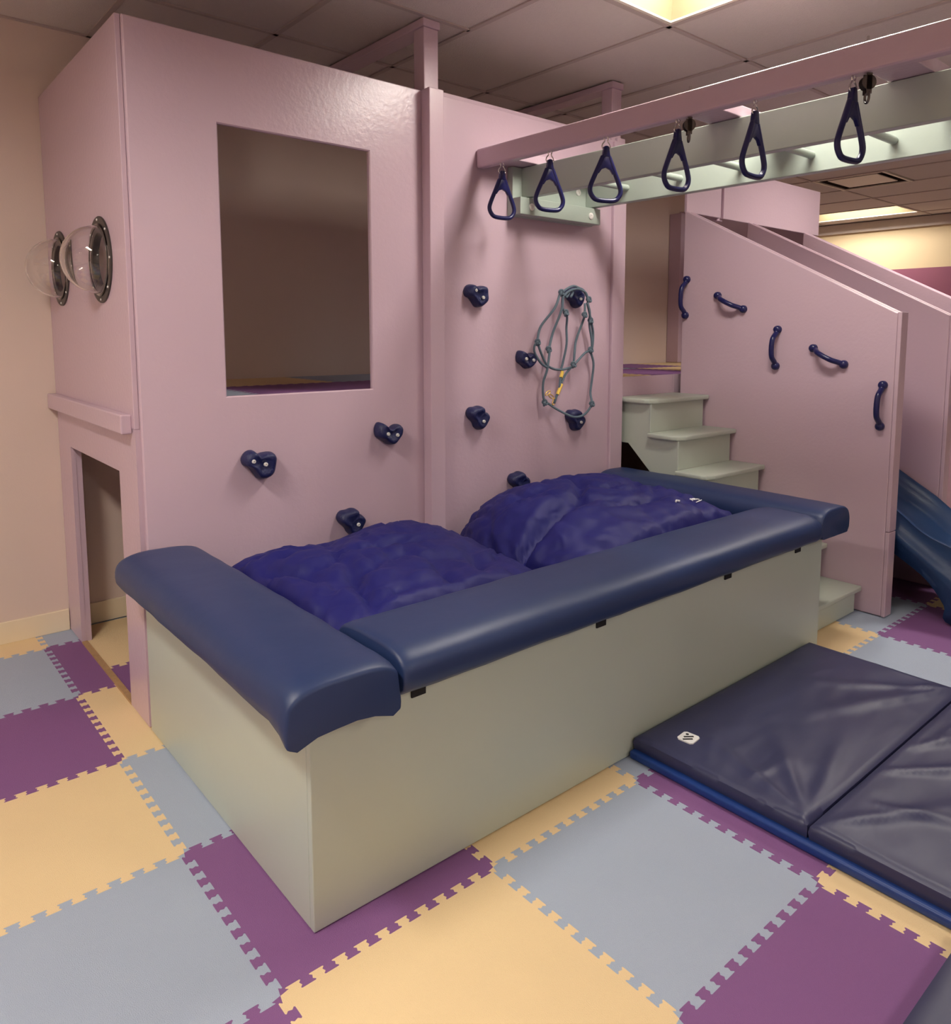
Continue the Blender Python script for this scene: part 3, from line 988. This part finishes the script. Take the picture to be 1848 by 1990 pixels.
# trapeze handles
def make_trapeze(loc, label):
    x, yy, z = loc
    t = empty('trapeze_handle', loc, label, 'handle', 'blue trapeze handles')
    WS = 1.06
    def W(p): return (x + p[0] * WS, yy + p[1], z + p[2])
    # hook: two wires from the beam's eye
    bm = NB()
    for s in (-1, 1):
        tube(bm, smooth_path([W((s * 0.004, 0, 0.002)), W((s * 0.009, 0, -0.006)), W((s * 0.006, 0, -0.016)), W((s * 0.015, 0, -0.028)), W((s * 0.016, 0, -0.042)), W((0.0, 0, -0.050))], 4), 0.0027, 6)
    link('hook', bm, CHROME, t, smooth=True)
    ring = [(-0.013, -0.075), (-0.036, -0.128), (-0.058, -0.178), (-0.064, -0.205), (-0.054, -0.228), (-0.032, -0.241), (0.032, -0.241), (0.054, -0.228), (0.064, -0.205), (0.058, -0.178), (0.036, -0.128), (0.013, -0.075)]
    pts = [Vector(W((p[0], 0, p[1]))) for p in ring]
    sp = smooth_path(pts, 4)
    bm = NB()
    tube(bm, sp, 0.0095, 10)
    prism(bm, [(W((p[0], 0, 0))[0], z + p[1]) for p in ((-0.015, -0.066), (0.015, -0.066), (0.044, -0.138), (0.030, -0.140), (0.019, -0.124), (0.0, -0.116), (-0.019, -0.124), (-0.030, -0.140), (-0.044, -0.138))], 'y', yy - 0.007, yy + 0.007, 0.0015)
    link('grip', bm, BLUEPLASTIC, t, smooth=45)
    bm = NB()
    prism(bm, [(x + p[0], z + p[1]) for p in ((-0.010, -0.038), (-0.005, -0.034), (0.005, -0.034), (0.010, -0.038), (0.016, -0.075), (-0.016, -0.075))], 'y', yy - 0.009, yy + 0.009, 0.002)
    link('eyelet', bm, BLUEPLASTIC, t, smooth=45)
    return t
rl = ['first trapeze handle from the climbing wall', 'second trapeze handle from the climbing wall', 'third trapeze handle from the climbing wall',
      'fourth trapeze handle from the climbing wall, beside a pulley', 'fifth trapeze handle from the climbing wall, between the pulleys', 'sixth trapeze handle, nearest the viewer and hanging beside a pulley']
ry_ = [1.195, 0.889, 0.577, 0.240, -0.066, -0.386]
tz = make_trapeze((1.672, ry_[0], 2.202), 'blue plastic ' + rl[0])
tz.rotation_euler.z = math.radians(-6)
for yq, lb, an in zip(ry_[1:], rl[1:], (-13, -20, -3, 0, -6)):
    copy_tree(tz, (1.672, yq, 2.202), 'blue plastic ' + lb).rotation_euler.z = math.radians(an)

def make_pulley(loc, label):
    x, yy, z = loc
    t = empty('pulley', loc, label, 'pulley', 'steel pulleys under the beam')
    bm = NB()
    for s in (-1, 1):
        lathe(bm, [(0, 0), (0.021, 0), (0.021, 0.003), (0, 0.003)], (x + s * 0.0105 - 0.0015, yy, z - 0.028), (1, 0, 0), 18)
    box(bm, x - 0.012, x - 0.009, yy - 0.008, yy + 0.008, z - 0.06, z - 0.002)
    box(bm, x + 0.009, x + 0.012, yy - 0.008, yy + 0.008, z - 0.06, z - 0.002)
    link('cheek', bm, GUNMETAL, t, smooth=40)
    bm = NB()
    lathe(bm, [(0, -0.008), (0.019, -0.008), (0.014, 0), (0.019, 0.008), (0, 0.008)], (x, yy, z - 0.028), (1, 0, 0), 18)
    link('wheel', bm, DARKMETAL, t, smooth=40)
    bm = NB()
    tube(bm, [(x + 0.013 * math.cos(a), yy, z - 0.068 + 0.016 * math.sin(a)) for a in [2 * math.pi * s / 16 for s in range(16)]], 0.0038, 8, closed=True)
    link('eye', bm, STEEL, t, smooth=True)
    bm = NB()
    tube(bm, [(x, yy, z + 0.0), (x, yy, z - 0.012)], 0.004, 8)
    link('shank', bm, STEEL, t)
    return t
pl_ = make_pulley((1.681, 0.198, 2.202), 'steel pulley beside the fourth trapeze handle')
pl_.rotation_euler.z = math.radians(50)
copy_tree(pl_, (1.681, -0.424, 2.202), 'steel pulley beside the nearest trapeze handle')

# ================================================================== ROPE HARNESS ON A CLIMBING HOLD
ROPES = [
 [(2.145,1.643),(2.107,1.568),(2.046,1.477),(2.011,1.411),(2.010,1.396)],
 [(2.010,1.396),(2.031,1.349),(2.072,1.285),(2.123,1.260),(2.197,1.252),(2.260,1.264),(2.272,1.278)],
 [(2.008,1.396),(1.992,1.380),(1.996,1.345),(2.034,1.294),(2.073,1.269)],
 [(2.162,1.640),(2.149,1.557),(2.126,1.446),(2.099,1.368),(2.094,1.336),(2.076,1.257),(2.060,1.191),(2.063,1.123),(2.078,1.088)],
 [(2.162,1.636),(2.163,1.573),(2.186,1.546),(2.207,1.522),(2.222,1.467),(2.220,1.386),(2.208,1.294),(2.197,1.254)],
 [(2.328,1.597),(2.323,1.536),(2.330,1.504),(2.305,1.406),(2.282,1.345),(2.273,1.280)],
 [(2.343,1.602),(2.381,1.513),(2.419,1.447),(2.417,1.385),(2.409,1.352),(2.372,1.336),(2.289,1.288),(2.272,1.278)],
 [(2.343,1.602),(2.362,1.549),(2.381,1.488),(2.404,1.414),(2.412,1.364)],
 [(2.409,1.348),(2.438,1.280),(2.437,1.196),(2.414,1.121),(2.387,1.064),(2.343,1.016),(2.271,1.003),(2.212,1.013),(2.148,1.050),(2.103,1.081),(2.078,1.088)],
 [(2.269,1.272),(2.232,1.232),(2.192,1.185),(2.153,1.126),(2.137,1.079)],
 [(2.143,1.639),(2.184,1.664),(2.235,1.682),(2.282,1.674),(2.318,1.660),(2.354,1.614)],
 [(2.168,1.628),(2.190,1.649),(2.230,1.664),(2.275,1.668),(2.330,1.650),(2.346,1.606)],
 [(2.175,1.640),(2.190,1.625),(2.205,1.640),(2.215,1.660),(2.236,1.650),(2.222,1.625)],
 [(2.197,1.254),(2.203,1.246),(2.186,1.210),(2.170,1.150)],
]
rope = empty('climbing_harness', (2.22, 1.318, 1.0), 'tangle of knotted blue-grey cord with yellow sleeves hanging on a climbing hold', 'rope')
def ry(x, z): 
    if z > 1.54: return 1.287
    return 1.318 - 0.031 * max(0, min(1, (z - 1.48) / 0.06)) + 0.008 * math.sin(x * 31 + z * 17)
for i, r in enumerate(ROPES):
    bm = NB()
    sp = smooth_path([(x, ry(x, z) - 0.002 * (i % 4) - 0.042 * max(0, min(1, (1.10 - z) / 0.05)) * max(0, min(1, (x - 2.12) / 0.08)), z) for x, z in r], 6)
    tube(bm, sp, 0.0064, 8)
    link('cord', bm, ROPE, rope, smooth=True)
for (x, z) in [(2.010,1.396),(2.096,1.358),(2.186,1.544),(2.323,1.536),(2.384,1.507),(2.409,1.352),(2.272,1.276),(2.078,1.086),(2.387,1.064),(2.151,1.645),(2.357,1.616)]:
    bm = NB()
    c = Vector((x, ry(x, z) - 0.003 - 0.042 * max(0, min(1, (1.10 - z) / 0.05)) * max(0, min(1, (x - 2.12) / 0.08)), z))
    pts = []
    for s in range(40):
        a = 2 * math.pi * s / 40
        rr = 0.0085 + 0.0045 * math.cos(3 * a)
        pts.append(c + Vector((rr * math.cos(2 * a), 0.006 * math.sin(3 * a), rr * 1.15 * math.sin(2 * a))))
    tube(bm, pts, 0.0064, 7, closed=True)
    link('knot', bm, ROPE, rope, smooth=True)
for a, b in (((2.189, 1.177), (2.153, 1.126)), ((2.203, 1.243), (2.188, 1.212))):
    bm = NB()
    tube(bm, [(a[0], ry(*a) - 0.004, a[1]), (b[0], ry(*b) - 0.004, b[1])], 0.0092, 10)
    link('sleeve', bm, YELLOW, rope, smooth=50, label='yellow plastic sleeve')
for (x, z, ang) in ((2.088, 1.136, 0.5), (2.112, 1.118, -0.5), (2.133, 1.090, 1.1)):
    bm = NB()
    ca, sa = math.cos(ang), math.sin(ang)
    pts = []
    for s in range(20):
        a = 2 * math.pi * s / 20
        u_, v_ = 0.019 * math.cos(a), 0.008 * math.sin(a)
        pts.append((x + u_ * ca - v_ * sa, 1.312, z + u_ * sa + v_ * ca))
    tube(bm, pts, 0.0030, 7, closed=True)
    link('clip', bm, BRASS, rope, smooth=True, label='small brass snap clip')

# ================================================================== FOLDING MATS
def mat_panel(x0, x1, y0, y1, z0, z1, seed, amp=0.004, creases=()):
    """soft vinyl panel with pulled wrinkles on top."""
    bm = NB()
    nx, ny = 84, 46
    def P(i, j):
        u, v = i / nx, j / ny
        x, yy = x0 + (x1 - x0) * u, y0 + (y1 - y0) * v
        e = min(u * (x1 - x0), (1 - u) * (x1 - x0), v * (y1 - y0), (1 - v) * (y1 - y0))
        edge = -0.007 * max(0, 1 - e / 0.016) ** 2
        q = Vector((x * 2.6 + yy * 1.2 + seed, yy * 6.0 - x * 1.4, seed))
        wv = noise.noise(q) * amp * 1.4 - abs(noise.noise(q * 1.9 + Vector((3, 2, 1)))) * amp
        return (x, yy, z1 + edge + (wv + crease_height(x, yy, creases)) * min(1, e / 0.05))
    G = [[bm.verts.new(P(i, j)) for j in range(ny + 1)] for i in range(nx + 1)]
    for i in range(nx):
        for j in range(ny):
            bm.faces.new((G[i][j], G[i + 1][j], G[i + 1][j + 1], G[i][j + 1]))
    border = [G[i][0] for i in range(nx + 1)] + [G[nx][j] for j in range(1, ny + 1)] + [G[i][ny] for i in range(nx - 1, -1, -1)] + [G[0][j] for j in range(ny - 1, 0, -1)]
    bulge = []
    low_ = []
    cx, cy = (x0 + x1) / 2, (y0 + y1) / 2
    for v in border:
        bx_ = v.co.x + (0.004 if v.co.x > x1 - 1e-4 else -0.004 if v.co.x < x0 + 1e-4 else 0)
        by_ = v.co.y + (0.003 if v.co.y > y1 - 1e-4 else -0.003 if v.co.y < y0 + 1e-4 else 0)
        bulge.append(bm.verts.new((bx_, by_, (z0 + z1) / 2)))
        low_.append(bm.verts.new((v.co.x, v.co.y, z0)))
    n = len(border)
    for i in range(n):
        i2 = (i + 1) % n
        bm.faces.new((border[i2], border[i], bulge[i], bulge[i2]))
        bm.faces.new((bulge[i2], bulge[i], low_[i], low_[i2]))
    bm.faces.new(low_)
    return bm

under = link('floor_mat', BX(1.300, 2.56, -1.95, 0.098, 0.003, 0.031, 0.008, 3), MATBLUE, None, smooth=50)
tag(under, 'thin royal blue mat showing as a strip under the navy folding mat', 'mat')
fm = empty('folding_mat', (1.93, -0.85, 0.031), 'navy vinyl folding mat with a white logo patch beside the pit', 'mat')
CREASES = [
    [(1.34, -0.515, 1.50, -0.10, 0.010, 0.030), (1.34, -0.515, 1.72, -0.20, 0.009, 0.035), (1.34, -0.515, 1.95, -0.36, 0.008, 0.040),
     (2.52, -0.50, 2.05, -0.30, 0.011, 0.035), (2.52, -0.50, 2.18, -0.12, 0.009, 0.035), (2.50, -0.44, 1.85, -0.20, 0.008, 0.05), (1.38, -0.16, 1.62, -0.03, 0.005, 0.03), (1.40, -0.30, 1.60, -0.33, 0.006, 0.03)],
    [(1.36, -0.56, 1.75, -0.80, 0.009, 0.035), (1.75, -0.56, 2.05, -0.80, 0.011, 0.035), (1.95, -0.55, 2.35, -0.75, 0.010, 0.035), (1.55, -0.62, 1.75, -1.00, 0.007, 0.04), (2.1, -0.60, 2.5, -0.66, 0.009, 0.03), (1.36, -1.05, 1.8, -0.95, 0.007, 0.04)],
    [(1.36, -1.2, 1.8, -1.4, 0.009, 0.04)]]
for k, sd in enumerate((1.0, 7.0, 13.0)):
    yb_ = 0.094 - 0.626 * k
    link('mat_section', mat_panel(1.324, 2.548, yb_ - 0.618, yb_, 0.031, 0.076, sd, creases=CREASES[k]), MATTOP, fm, smooth=50)
# logo patch
bm = NB()
lx, ly_, lz = 1.449, -0.037, 0.0795
def rot2(px, py, a=0.10): return (lx + px * math.cos(a) - py * math.sin(a), ly_ + px * math.sin(a) + py * math.cos(a))
h = 0.030; c_ = 0.008
prism(bm, [rot2(*p) for p in ((-h + c_, -h), (h - c_, -h), (h, -h + c_), (h, h - c_), (h - c_, h), (-h + c_, h), (-h, h - c_), (-h, -h + c_))], 'z', 0.060, lz)
lg = link('logo_patch', bm, PRINT, fm, label='white square logo patch with black strokes')
bm = NB()
q_ = math.sqrt(0.5)
for (cx_, cy_, L_) in ((-0.012, -0.004, 0.034), (0.004, 0.0015, 0.034)):
    d_, n_ = (q_ * L_ / 2, -q_ * L_ / 2), (q_ * 0.0038, q_ * 0.0038)
    prism(bm, [rot2(cx_ + a * d_[0] + b * n_[0], cy_ + a * d_[1] + b * n_[1]) for a, b in ((-1, -1), (1, -1), (1, 1), (-1, 1))], 'z', lz, lz + 0.0008)
lathe(bm, [(0.0055, 0), (0.0055, 0.0008), (0, 0.0008)], rot2(0.015, 0.013) + (lz,), (0, 0, 1), 14)
link('logo_strokes', bm, BLACKPRINT, lg)

m2 = empty('folding_mat', (0.9, -1.5, 0.003), 'second dark navy mat at the lower right corner of the photo', 'mat')
link('mat_section', mat_panel(0.62, 1.285, -1.97, -0.945, 0.003, 0.052, 21.0), MATTOP, m2, smooth=50)
